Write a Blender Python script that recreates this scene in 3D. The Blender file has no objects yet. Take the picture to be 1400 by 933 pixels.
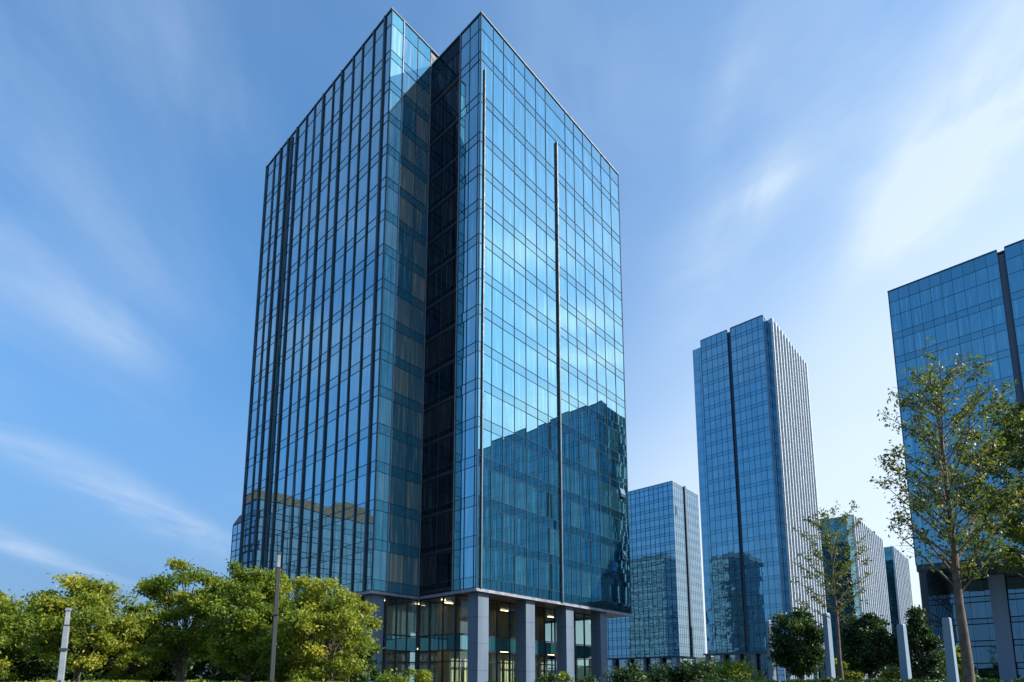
import bpy, math, random
import numpy as np
from mathutils import Vector, Matrix, noise
R = math.radians
random.seed(7)
rng = np.random.default_rng(7)
scene = bpy.context.scene
COL = scene.collection

# ------------------------------------------------------------------ camera
cam_d = bpy.data.cameras.new("camera")
cam = bpy.data.objects.new("camera", cam_d)
COL.objects.link(cam)
CAM = Vector((0, 0, 1.2)); PITCH = R(8.4); FPX = 802.0; CYP = 818.6
cam.location = CAM
cam.rotation_euler = (R(90) + PITCH, 0, 0)
cam_d.sensor_width = 36
cam_d.lens = FPX / 1400 * 36
cam_d.shift_y = (CYP - 466.5) / 1400
cam_d.clip_start = 0.1
cam_d.clip_end = 6000
scene.camera = cam


def proj(p):
    d = Vector(p) - CAM
    z = d.y * math.cos(PITCH) + d.z * math.sin(PITCH)
    y = -d.y * math.sin(PITCH) + d.z * math.cos(PITCH)
    if z < .1:
        return None
    return 700 + FPX * d.x / z, CYP - FPX * y / z


# ------------------------------------------------------------------ render / view
scene.view_settings.view_transform = 'Standard'
scene.view_settings.look = 'None'
scene.view_settings.exposure = 0.75
scene.view_settings.gamma = 1
scene.view_settings.use_curve_mapping = False
scene.render.resolution_x = 1024
scene.render.resolution_y = 682
scene.render.engine = 'CYCLES'
scene.cycles.max_bounces = 10
scene.cycles.glossy_bounces = 5
scene.cycles.transparent_max_bounces = 12
scene.cycles.caustics_reflective = False
scene.cycles.caustics_refractive = False

# ------------------------------------------------------------------ light
SUN_AZ, SUN_EL = 98, 33      # clockwise from +Y
sd = bpy.data.lights.new("sun", 'SUN')
sd.energy = 5.0
sd.angle = R(0.5)
sd.color = (1.0, 0.93, 0.82)
sun = bpy.data.objects.new("sun", sd)
COL.objects.link(sun)
sdir = Vector((math.sin(R(SUN_AZ)) * math.cos(R(SUN_EL)), math.cos(R(SUN_AZ)) * math.cos(R(SUN_EL)), math.sin(R(SUN_EL))))
sun.rotation_euler = sdir.to_track_quat('Z', 'Y').to_euler()
sun.location = (60, 0, 90)

world = bpy.data.worlds.new("World")
scene.world = world
world.use_nodes = True


class NT:
    """small node-building helper"""
    def __init__(s, tree):
        s.t = tree
        s.n = tree.nodes
        s.l = tree.links

    def new(s, typ, **kw):
        n = s.n.new(typ)
        for k, v in kw.items():
            setattr(n, k, v)
        return n

    def put(s, sock, v):
        if hasattr(v, 'is_linked') or isinstance(v, bpy.types.NodeSocket):
            s.l.new(v, sock)
        elif v is not None:
            sock.default_value = v

    def math(s, op, a, b=None, c=None, clamp=False):
        n = s.new('ShaderNodeMath', operation=op, use_clamp=clamp)
        s.put(n.inputs[0], a)
        if b is not None: s.put(n.inputs[1], b)
        if c is not None: s.put(n.inputs[2], c)
        return n.outputs[0]

    def mix(s, f, a, b, blend='MIX'):
        n = s.new('ShaderNodeMix', data_type='RGBA', blend_type=blend)
        s.put(n.inputs['Factor'], f)
        s.put(n.inputs[6], a if not isinstance(a, tuple) else (*a, 1)[:4])
        s.put(n.inputs[7], b if not isinstance(b, tuple) else (*b, 1)[:4])
        return n.outputs[2]

    def ramp(s, f, lo, hi, a=0.0, b=1.0, smooth=True):
        n = s.new('ShaderNodeMapRange', interpolation_type='SMOOTHSTEP' if smooth else 'LINEAR')
        n.clamp = True
        s.put(n.inputs[0], f)
        for i, v in enumerate((lo, hi, a, b)):
            n.inputs[i + 1].default_value = v
        return n.outputs[0]

    def noise(s, vec, scale, detail=4, rough=.55, dist=0.0):
        n = s.new('ShaderNodeTexNoise')
        s.put(n.inputs['Vector'], vec)
        n.inputs['Scale'].default_value = scale
        n.inputs['Detail'].default_value = detail
        n.inputs['Roughness'].default_value = rough
        n.inputs['Distortion'].default_value = dist
        return n.outputs['Fac']

    def combine(s, x, y, z):
        n = s.new('ShaderNodeCombineXYZ')
        s.put(n.inputs[0], x); s.put(n.inputs[1], y); s.put(n.inputs[2], z)
        return n.outputs[0]


# ------------------------------------------------------------------ sky with thin cirrus lying in a real sky plane
w = NT(world.node_tree)
bg = w.n['Background']
sky = w.new('ShaderNodeTexSky', sky_type='NISHITA')
sky.sun_disc = False
sky.sun_elevation = R(SUN_EL)
sky.sun_rotation = R(SUN_AZ)
sky.altitude = 0
sky.air_density = 1.0
sky.dust_density = 0.4
sky.ozone_density = 2.0
tc = w.new('ShaderNodeTexCoord')
sep = w.new('ShaderNodeSeparateXYZ')
w.l.new(tc.outputs['Generated'], sep.inputs[0])
zc = w.math('MAXIMUM', sep.outputs[2], 0.02)
zz = w.math('ADD', zc, 0.06)
CX = w.math('DIVIDE', sep.outputs[0], zz)
CY = w.math('DIVIDE', sep.outputs[1], zz)
P1 = w.combine(CX, w.math('MULTIPLY', CY, 0.48), 0.0)
P2 = w.combine(w.math('MULTIPLY', CX, 1.0), w.math('MULTIPLY', CY, 0.4), 3.7)
n1 = w.noise(P1, 1.6, 7, .58, .9)
n2 = w.noise(P2, 0.55, 3, .5, .3)
n3 = w.noise(P1, 5.5, 6, .6, .5)
wisp = w.ramp(n1, .47, .78)
field = w.ramp(n2, .42, .70)
dens = w.math('MULTIPLY', wisp, field)
dens = w.math('MULTIPLY', dens, 0.28)
# cirrus patches: (X, Y, half width, half length, strength)
CIRRUS = []


def sky_xy(u, v):
    x = (u - 700) / FPX; y = -(v - CYP) / FPX
    d = Vector((x, math.cos(PITCH) - y * math.sin(PITCH), math.sin(PITCH) + y * math.cos(PITCH))).normalized()
    return d.x / (d.z + .06), d.y / (d.z + .06)


def azel_xy(az, el):
    z = math.sin(R(el)) + .06
    return math.sin(R(az)) * math.cos(R(el)) / z, math.cos(R(az)) * math.cos(R(el)) / z


for (u, v, hw, hl, st) in ((140, 435, .09, .20, .75), (60, 395, .10, .25, .35), (200, 330, .16, .3, .2), (262, 88, .10, .14, .26), (170, 685, .16, 1.0, .75), (20, 748, .16, .9, .95), (260, 715, .12, .5, .4),
                           (70, 235, .06, .3, .22),
                           (1270, 250, .09, .22, .42), (1330, 175, .10, .22, .38), (1385, 60, .25, .3, .3), (1240, 320, .12, .2, .25), (900, 90, .25, .4, .14), (1042, 258, .05, .07, .6), (965, 375, .08, .25, .5),
                           (1000, 110, .03, .14, .35), (1200, 60, .16, .3, .25), (780, 190, .1, .3, .14)):
    X, Y = sky_xy(u, v)
    CIRRUS.append((X, Y, hw, hl, st))
for (az, el, hw, hl, st) in ((77, 30.5, .05, .16, 1.3), (75.5, 33.5, .05, .10, .9), (81, 26.5, .10, .14, 1.3), (78, 23, .35, .30, 1.1), (80, 34, .05, .10, .7), (84, 39, .05, .12, .5), (-82, 36, .9, .9, .50)):  # last patch: unseen cloud added to brighten the left face's reflection
    X, Y = azel_xy(az, el)
    CIRRUS.append((X, Y, hw, hl, st))
patch = None
for (X, Y, hw, hl, st) in CIRRUS:
    a = w.math('DIVIDE', w.math('SUBTRACT', CX, X), hw)
    b = w.math('DIVIDE', w.math('SUBTRACT', CY, Y), hl)
    r2 = w.math('ADD', w.math('MULTIPLY', a, a), w.math('MULTIPLY', b, b))
    g = w.math('MULTIPLY', w.math('EXPONENT', w.math('MULTIPLY', r2, -1.0)), st)
    patch = g if patch is None else w.math('ADD', patch, g)
fibre = w.ramp(w.math('ADD', w.math('MULTIPLY', n1, .75), w.math('MULTIPLY', n3, .25)), .30, .74)
dens = w.math('ADD', dens, w.math('MULTIPLY', patch, fibre))
skyc = w.mix(1.0, sky.outputs[0], (0.38, 0.88, 1.16), 'MULTIPLY')
# thin veil that thickens towards the sun side of the sky
veil = w.math('MULTIPLY', w.ramp(CX, -.7, 1.4, 0.0, 0.84), w.math('MULTIPLY', w.ramp(sep.outputs[2], .45, .75, 1.0, .55), w.ramp(CY, .1, .8, .35, 1.0)))
veil = w.math('MULTIPLY', veil, w.ramp(n2, .2, .75, .55, 1.0))
low = w.ramp(sep.outputs[2], .0, .66, .97, .0)
skyc = w.mix(low, skyc, w.mix(w.ramp(CX, -.5, 1.3), (.92, 1.52, 2.62), (4.2, 4.55, 4.85)))
dens = w.math('ADD', w.math('ADD', dens, veil), w.ramp(n2, .25, .7, .0, .12))
dens = w.math('MINIMUM', dens, 0.93)
cloudc = w.mix(w.ramp(CX, -.8, 1.4), (2.3, 3.1, 4.3), (3.9, 4.5, 5.0))
dots = w.new('ShaderNodeVectorMath', operation='DOT_PRODUCT')
w.l.new(tc.outputs['Generated'], dots.inputs[0])
dots.inputs[1].default_value = tuple(sdir)
cloudc = w.mix(w.ramp(dots.outputs['Value'], .82, .97, 0, 1), cloudc, (7.5, 8.2, 8.9))
colr = w.mix(dens, skyc, cloudc)
w.l.new(colr, bg.inputs['Color'])
bg.inputs['Strength'].default_value = 0.132


# ------------------------------------------------------------------ materials
def mat(name):
    m = bpy.data.materials.new(name)
    m.use_nodes = True
    t = NT(m.node_tree)
    for n in list(t.n):
        if n.type == 'BSDF_PRINCIPLED':
            t.bsdf = n
        elif n.type == 'OUTPUT_MATERIAL':
            t.out = n
    return m, t


def plain(name, col, rough=.6, metal=0.0, var=.25, scale=1.5, bump=0.0, streak=False):
    """solid material with noise-driven wear so no surface is perfectly uniform"""
    m, t = mat(name)
    tcn = t.new('ShaderNodeTexCoord')
    vec = tcn.outputs['Object']
    if streak:
        mp = t.new('ShaderNodeMapping')
        t.l.new(vec, mp.inputs[0])
        mp.inputs['Scale'].default_value = (1, 1, .08)
        vec = mp.outputs[0]
    n = t.noise(vec, scale, 6, .6)
    f = t.ramp(n, .3, .7)
    c = t.mix(f, tuple(x * (1 - var) for x in col), tuple(min(1, x * (1 + var)) for x in col))
    t.l.new(c, t.bsdf.inputs['Base Color'])
    t.l.new(t.ramp(n, .3, .7, max(.02, rough - .1), min(1, rough + .1)), t.bsdf.inputs['Roughness'])
    t.bsdf.inputs['Metallic'].default_value = metal
    if bump:
        b = t.new('ShaderNodeBump')
        b.inputs['Strength'].default_value = bump
        b.inputs['Distance'].default_value = .02
        t.l.new(t.noise(tcn.outputs['Object'], scale * 12, 4), b.inputs['Height'])
        t.l.new(b.outputs[0], t.bsdf.inputs['Normal'])
    return m


def coated_glass(name, tint, base_lo, base_hi, wav=.22, edge=(.9, .95, 1), fmin=.82, rough=.012, wscale=.33, pw=4.0):
    """reflective solar glass: tinted mirror coat over a dim blind/room colour"""
    m, t = mat(name)
    tcn = t.new('ShaderNodeTexCoord')
    va = t.new('ShaderNodeAttribute', attribute_name='v').outputs['Fac']
    ka = t.new('ShaderNodeAttribute', attribute_name='k').outputs['Fac']
    lw = t.new('ShaderNodeLayerWeight')
    lw.inputs['Blend'].default_value = .5
    fac = lw.outputs['Facing']
    fp = t.math('POWER', fac, pw)
    bump = t.new('ShaderNodeBump')
    bump.inputs['Strength'].default_value = wav
    bump.inputs['Distance'].default_value = .02
    t.l.new(t.noise(tcn.outputs['Object'], wscale, 2, .5), bump.inputs['Height'])
    mp = t.new('ShaderNodeMapping')
    mp.inputs['Scale'].default_value = (3.1, 3.1, .12)
    t.l.new(tcn.outputs['Object'], mp.inputs[0])
    blind = t.ramp(t.noise(mp.outputs[0], 1.0, 3, .6), .48, .68)
    room = t.mix(t.math('MULTIPLY', t.math('ADD', t.math('MULTIPLY', blind, .7), t.math('MULTIPLY', va, .6)), t.math('SUBTRACT', 1.0, t.math('MULTIPLY', ka, .8))), base_lo, base_hi)
    dif = t.new('ShaderNodeBsdfDiffuse')
    t.l.new(room, dif.inputs['Color'])
    gl = t.new('ShaderNodeBsdfGlossy')
    gl.inputs['Roughness'].default_value = rough
    tv = t.mix(t.math('MULTIPLY', va, .32), tint, tuple(x * .62 for x in tint))
    tv = t.mix(t.math('MULTIPLY', blind, t.math('MULTIPLY', t.math('SUBTRACT', 1.0, ka), .38)), tv, tuple(min(1, x * 1.25 + .12) for x in tint))
    tv = t.mix(t.math('MULTIPLY', ka, .13), tv, tuple(x * .5 for x in tint))
    t.l.new(t.mix(fp, tv, edge), gl.inputs['Color'])
    t.l.new(bump.outputs[0], gl.inputs['Normal'])
    mx = t.new('ShaderNodeMixShader')
    t.l.new(t.ramp(fac, 0, 1, fmin, 1.0, False), mx.inputs[0])
    t.l.new(dif.outputs[0], mx.inputs[1])
    t.l.new(gl.outputs[0], mx.inputs[2])
    t.l.new(mx.outputs[0], t.out.inputs['Surface'])
    return m


M = {}
M['glass'] = coated_glass('blue_coated_glass', (.225, .485, .60), (.008, .05, .06), (.08, .27, .32), fmin=.70, wav=.09, pw=3.0)
M['glass_blind'] = coated_glass('blue_glass_with_blinds', (.28, .56, .66), (.10, .34, .45), (.42, .66, .72), fmin=.12)
M['glass_strip'] = coated_glass('see_through_strip_glass', (.34, .58, .68), (.02, .16, .26), (.40, .40, .31), fmin=.22)
M['glass_far'] = coated_glass('far_coated_glass', (.21, .43, .54), (.012, .05, .06), (.10, .19, .22), wav=.5, fmin=.85)
M['glass_pale'] = coated_glass('pale_coated_glass', (.38, .50, .58), (.03, .06, .08), (.2, .25, .27), wav=.5, fmin=.78, edge=(.75, .82, .88))
M['glass_shade'] = coated_glass('shade_tinted_ground_floor_glass', (.15, .27, .34), (.01, .04, .05), (.12, .16, .14), wav=.5, fmin=.7)  # darker tint holds the recess shade and mirrored trees
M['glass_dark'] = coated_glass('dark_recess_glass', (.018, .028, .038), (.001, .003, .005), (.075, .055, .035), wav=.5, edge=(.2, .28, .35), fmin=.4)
M['core'] = plain('dark_core', (.012, .022, .034), .35)
M['mullion'] = plain('blue_grey_mullion', (.030, .060, .090), .7)
M['mullion'].node_tree.nodes['Principled BSDF'].inputs['Specular IOR Level'].default_value = .12
M['fin'] = plain('navy_fin', (.038, .080, .120), .55)
M['fin_pale'] = plain('pale_fin', (.56, .63, .70), .5, .0)
M['slab'] = plain('dark_slab_edge', (.006, .009, .014), .7)
M['silver'] = plain('silver_trim', (.42, .45, .50), .35, .6)
M['fascia'] = plain('grey_fascia', (.20, .22, .28), .45, .2)
M['soffit'] = plain('bronze_soffit', (.10, .065, .05), .4, .1, .35, .8)
M['column'] = plain('blue_grey_stone_column', (.080, .122, .180), .55, 0, .16, .6, .1, True)
M['column_pale'] = plain('pale_painted_column', (.18, .25, .34), .5, 0, .1, .7, .05, True)
M['roof'] = plain('roof_gravel', (.18, .18, .18), .9)
M['brown'] = plain('tan_parapet', (.13, .095, .07), .7)
M['conc'] = plain('pale_concrete', (.42, .42, .42), .8)
M['beige'] = plain('beige_interior', (.24, .20, .14), .7, 0, .75, .8, 0, True)
M['curtain'] = plain('cream_curtain', (.62, .52, .32), .8, 0, .45, 3.0, 0, True)
M['floor_in'] = plain('interior_floor', (.25, .22, .18), .3)
M['teal_band'] = coated_glass('teal_spandrel_glass', (.25, .45, .5), (.02, .10, .12), (.05, .17, .19), fmin=.35)
M['bark'] = plain('grey_brown_bark', (.11, .08, .06), .9, 0, .45, 5, .6)
M['bark_pale'] = plain('pale_brown_bark', (.11, .08, .065), .9, 0, .45, 5, .6)
M['pole_dark'] = plain('dark_grey_pole', (.022, .026, .031), .7)
M['pole_grey'] = plain('grey_metal_pole', (.20, .23, .27), .5, .1)
M['lens'] = plain('lamp_glass', (.24, .26, .28), .2)


def lobby_glass():
    m, t = mat('clear_lobby_glass')
    tr = t.new('ShaderNodeBsdfTransparent')
    tr.inputs['Color'].default_value = (.84, .92, .90, 1)
    gl = t.new('ShaderNodeBsdfGlossy')
    gl.inputs['Roughness'].default_value = .01
    gl.inputs['Color'].default_value = (.7, .85, .9, 1)
    lw = t.new('ShaderNodeLayerWeight')
    lw.inputs['Blend'].default_value = .5
    fr = t.ramp(t.math('POWER', lw.outputs['Facing'], 3.0), 0, 1, .07, .9, False)
    mx = t.new('ShaderNodeMixShader')
    t.l.new(fr, mx.inputs[0])
    t.l.new(tr.outputs[0], mx.inputs[1])
    t.l.new(gl.outputs[0], mx.inputs[2])
    t.l.new(mx.outputs[0], t.out.inputs['Surface'])
    return m


M['lobby'] = lobby_glass()


def lamp_mat(name, col, s):
    m, t = mat(name)
    e = t.new('ShaderNodeEmission')
    e.inputs['Color'].default_value = (*col, 1)
    e.inputs['Strength'].default_value = s
    t.l.new(e.outputs[0], t.out.inputs['Surface'])
    return m


M['lamp'] = lamp_mat('warm_ceiling_lamp', (1, .72, .38), 5.5)


def leaf_mat(name, a, b, c, trans=.45):
    m, t = mat(name)
    va = t.new('ShaderNodeAttribute', attribute_name='v').outputs['Fac']
    cr = t.new('ShaderNodeValToRGB')
    e = cr.color_ramp.elements
    e[0].color = (*a, 1); e[1].color = (*c, 1)
    mid = cr.color_ramp.elements.new(.6); mid.color = (*b, 1)
    t.l.new(va, cr.inputs[0])
    p = t.bsdf
    t.l.new(cr.outputs[0], p.inputs['Base Color'])
    p.inputs['Roughness'].default_value = .5
    p.inputs['Specular IOR Level'].default_value = .35
    tl = t.new('ShaderNodeBsdfTranslucent')
    t.l.new(t.mix(1.0, cr.outputs[0], (1.5, 1.5, .7), 'MULTIPLY'), tl.inputs['Color'])
    mx = t.new('ShaderNodeMixShader')
    mx.inputs[0].default_value = trans
    t.l.new(p.outputs[0], mx.inputs[1])
    t.l.new(tl.outputs[0], mx.inputs[2])
    t.l.new(mx.outputs[0], t.out.inputs['Surface'])
    return m


M['leaf_yellow'] = leaf_mat('yellow_green_leaf', (.10, .15, .020), (.245, .285, .036), (.44, .39, .055))
M['leaf_green'] = leaf_mat('mid_green_leaf', (.075, .13, .017), (.18, .24, .028), (.38, .37, .04))
M['leaf_dark'] = leaf_mat('dark_green_and_shaded_leaf', (.014, .038, .012), (.032, .07, .018), (.075, .12, .025), .3)  # dark green hedges and shrubs; on trees, shade put into the colour
M['leaf_near'] = leaf_mat('olive_green_leaf', (.04, .075, .016), (.10, .14, .025), (.24, .20, .04), .4)


def grass_mat():
    m, t = mat('lawn_grass')
    tcn = t.new('ShaderNodeTexCoord')
    n = t.noise(tcn.outputs['Object'], .35, 8, .65)
    t.l.new(t.mix(t.ramp(n, .3, .7), (.035, .06, .015), (.08, .105, .025)), t.bsdf.inputs['Base Color'])
    t.bsdf.inputs['Roughness'].default_value = .95
    return m


def paving_mat():
    m, t = mat('granite_paving')
    tcn = t.new('ShaderNodeTexCoord')
    br = t.new('ShaderNodeTexBrick')
    br.inputs['Scale'].default_value = 1.0
    br.inputs['Color1'].default_value = (.30, .29, .28, 1)
    br.inputs['Color2'].default_value = (.24, .24, .24, 1)
    br.inputs['Mortar'].default_value = (.10, .10, .10, 1)
    br.inputs['Mortar Size'].default_value = .012
    t.l.new(tcn.outputs['Object'], br.inputs['Vector'])
    t.l.new(br.outputs[0], t.bsdf.inputs['Base Color'])
    t.bsdf.inputs['Roughness'].default_value = .7
    return m


M['grass'] = grass_mat()
M['paving'] = paving_mat()
M['ground'] = plain('distant_ground', (.17, .17, .15), .95, 0, .4, .02)
M['hill'] = plain('wooded_hill', (.035, .06, .05), .95, 0, .4, .05)


# ------------------------------------------------------------------ mesh helpers
class MB:
    def __init__(s):
        s.v = []; s.f = []; s.a = []; s.k = []

    def quad(s, pts, v=0.0, k=0.0):
        b = len(s.v)
        s.v += [tuple(p) for p in pts]
        s.f.append(tuple(range(b, b + len(pts))))
        s.a.append(v); s.k.append(k)

    def box(s, x0, x1, y0, y1, z0, z1, v=0.0, k=0.0):
        if x0 > x1: x0, x1 = x1, x0
        if y0 > y1: y0, y1 = y1, y0
        b = len(s.v)
        s.v += [(x0, y0, z0), (x1, y0, z0), (x1, y1, z0), (x0, y1, z0), (x0, y0, z1), (x1, y0, z1), (x1, y1, z1), (x0, y1, z1)]
        for q in ((3, 2, 1, 0), (4, 5, 6, 7), (0, 1, 5, 4), (1, 2, 6, 5), (2, 3, 7, 6), (3, 0, 4, 7)):
            s.f.append(tuple(b + i for i in q)); s.a.append(v); s.k.append(k)

    def prism(s, poly, z0, z1, v=0.0, k=0.0, caps=True):
        n = len(poly); b = len(s.v)
        s.v += [(x, y, z0) for x, y in poly] + [(x, y, z1) for x, y in poly]
        for i in range(n):
            j = (i + 1) % n
            s.f.append((b + i, b + j, b + n + j, b + n + i)); s.a.append(v); s.k.append(k)
        if caps:
            s.f.append(tuple(b + i for i in reversed(range(n)))); s.f.append(tuple(b + n + i for i in range(n)))
            s.a += [v, v]; s.k += [k, k]

    def tube(s, pts, rad, seg=8, cap=True):
        b = len(s.v); n = len(pts)
        for i, p in enumerate(pts):
            p = Vector(p)
            d = (Vector(pts[min(i + 1, n - 1)]) - Vector(pts[max(i - 1, 0)])).normalized()
            ax = d.orthogonal().normalized() if abs(d.z) < .95 else Vector((1, 0, 0))
            ay = d.cross(ax).normalized(); ax = ay.cross(d).normalized()
            for q in range(seg):
                an = 2 * math.pi * q / seg
                s.v.append(tuple(p + (ax * math.cos(an) + ay * math.sin(an)) * rad[i]))
        for i in range(n - 1):
            for q in range(seg):
                a0 = b + i * seg + q; a1 = b + i * seg + (q + 1) % seg
                s.f.append((a0, a1, a1 + seg, a0 + seg)); s.a.append(0); s.k.append(0)
        if cap:
            s.f.append(tuple(b + (n - 1) * seg + q for q in range(seg))); s.a.append(0); s.k.append(0)

    def build(s, name, material, parent=None, smooth=False, loc=None):
        me = bpy.data.meshes.new(name)
        me.from_pydata(s.v, [], s.f)
        me.materials.append(material)
        for nm, arr in (('v', s.a), ('k', s.k)):
            at = me.attributes.new(nm, 'FLOAT', 'FACE')
            at.data.foreach_set('value', arr)
        if smooth:
            me.polygons.foreach_set('use_smooth', [True] * len(me.polygons))
        me.update()
        o = bpy.data.objects.new(name, me)
        COL.objects.link(o)
        if parent: o.parent = parent
        if loc: o.location = loc
        return o


def thing(name, label, cat, loc=(0, 0, 0), rot=0.0, group=None):
    o = bpy.data.objects.new(name, None)
    COL.objects.link(o)
    o.empty_display_size = .5
    o.location = loc
    o.rotation_euler = (0, 0, rot)
    o['label'] = label; o['category'] = cat
    if group: o['group'] = group
    return o


def tag(o, label, cat, group=None):
    o['label'] = label; o['category'] = cat
    if group: o['group'] = group


def copy_tree(o, parent=None):
    c = o.copy()
    COL.objects.link(c)
    if parent: c.parent = parent
    for ch in list(o.children):
        copy_tree(ch, c)
    return c


# ------------------------------------------------------------------ glass towers
AZ = R(42.2)
ROT = math.pi / 2 - AZ                # local +x runs along the right face, local +y along the left face


class Tower:
    def __init__(s, name, label, loc):
        s.root = thing(name, label, 'building', (loc[0], loc[1], 0), ROT)
        s.loc = loc
        s.win = []                    # (apparent area, MB, material)
        s.trans = {}

    def wpt(s, p):
        c, n = math.cos(ROT), math.sin(ROT)
        return (s.loc[0] + p[0] * c - p[1] * n, s.loc[1] + p[0] * n + p[1] * c, p[2])

    def area(s, pts):
        q = [proj(s.wpt(p)) for p in pts]
        if any(x is None for x in q): return 0
        cx = sum(x[0] for x in q) / 4; cy = sum(x[1] for x in q) / 4
        if not (0 < cx < 1400 and 0 < cy < 933): return 0
        return sum(q[i - 1][0] * q[i][1] - q[i][0] * q[i - 1][1] for i in range(4)) / 2

    def wall(s, p0, p1, cols, floors, material=None, tilt=.005, gap=.008, mull=True, mw=.02, md=.035, tw=.018, trans=True, skip_m=(), level_key=True, hide=lambda d, z: False):
        """p0->p1 with the outside on the right-hand side of travel; cols: offsets; floors: list of (z_bottom, z_split, z_top, spandrel_first)"""
        material = material or M['glass']
        p0 = Vector((*p0, 0)); p1 = Vector((*p1, 0))
        d = (p1 - p0); L = d.length; d.normalize()
        n = Vector((d.y, -d.x, 0))
        for (z0, zs, z1, sf) in floors:
            for a, b in zip(cols[:-1], cols[1:]):
                mb = MB()
                val = random.random() ** 1.6
                parts = [(z0, zs, 1.0 if sf else 0.0), (zs, z1, 0.0 if sf else 1.0)] if zs else [(z0, z1, sf)]
                for (za, zb, k) in parts:
                    if zb - za < .1: continue
                    t1 = random.gauss(0, tilt); t2 = random.gauss(0, tilt)
                    wd, ht = (b - a) / 2, (zb - za) / 2
                    fr = []
                    for (uu, vv) in ((-1, -1), (1, -1), (1, 1), (-1, 1)):
                        off = -.02 + max(-.012, min(.012, t1 * uu * wd * .6 + t2 * vv * ht * .6))
                        fr.append(p0 + d * ((a + b) / 2 + uu * (wd - gap)) + n * off + Vector((0, 0, (za + zb) / 2 + vv * (ht - gap))))
                    bk = [p + n * (-.05) for p in fr]
                    mb.quad(fr, val, k)
                    for i in range(4):
                        mb.quad((fr[i], bk[i], bk[(i + 1) % 4], fr[(i + 1) % 4]), val, k)
                c4 = [p0 + d * a + Vector((0, 0, z0)), p0 + d * b + Vector((0, 0, z0)), p0 + d * b + Vector((0, 0, z1)), p0 + d * a + Vector((0, 0, z1))]
                s.win.append((abs(s.area(c4)), mb, material))
        zlo = min(f[0] for f in floors); zhi = max(f[2] for f in floors)
        if mull:
            for i, c in enumerate(cols):
                if i in skip_m: continue
                mb = MB()
                s.obox(mb, p0, d, n, c - mw, c + mw, -.10, md, zlo, zhi)
                mb.build('mullion', M['mullion'], s.root)
        levels = sorted({round(z, 3) for f in floors for z in (f[0], f[1], f[2]) if z})
        for z in (levels if trans else ()):
            mb = s.trans.setdefault(z, MB())
            s.obox(mb, p0, d, n, .11, L - .11, -.10, md * .6, z - tw, z + tw)

    def obox(s, mb, p0, d, n, a, b, o0, o1, z0, z1):
        q = [p0 + d * a + n * o0, p0 + d * b + n * o0, p0 + d * b + n * o1, p0 + d * a + n * o1]
        base = len(mb.v)
        mb.v += [(p.x, p.y, z0) for p in q] + [(p.x, p.y, z1) for p in q]
        for f in ((0, 1, 2, 3), (7, 6, 5, 4), (4, 5, 1, 0), (5, 6, 2, 1), (6, 7, 3, 2), (7, 4, 0, 3)):
            mb.f.append(tuple(base + i for i in f)); mb.a.append(0); mb.k.append(0)

    def finish(s, keep=100):
        for z in sorted(s.trans):
            s.trans[z].build('transom', M['mullion'], s.root)
        s.win.sort(key=lambda t: -t[0])
        for a, mb, m in s.win[:keep]:
            mb.build('window', m, s.root)
        rest = {}
        for a, mb, m in s.win[keep:]:
            r = rest.setdefault(m.name, (MB(), m))[0]
            b = len(r.v)
            r.v += mb.v; r.f += [tuple(b + i for i in f) for f in mb.f]; r.a += mb.a; r.k += mb.k
        if rest:
            # one mesh for all remaining panes, with one material slot per glass type
            big = MB(); slots = []; idx = []
            for nm, (r, m) in rest.items():
                b = len(big.v)
                big.v += r.v; big.f += [tuple(b + i for i in f) for f in r.f]; big.a += r.a; big.k += r.k
                idx += [len(slots)] * len(r.f); slots.append(m)
            o = big.build('window', slots[0], s.root)
            for m in slots[1:]: o.data.materials.append(m)
            o.data.polygons.foreach_set('material_index', idx)
            o['kind'] = 'stuff'


def even(L, n, a=0.0):
    return [a + (L - a) * i / n for i in range(n + 1)]


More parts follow.
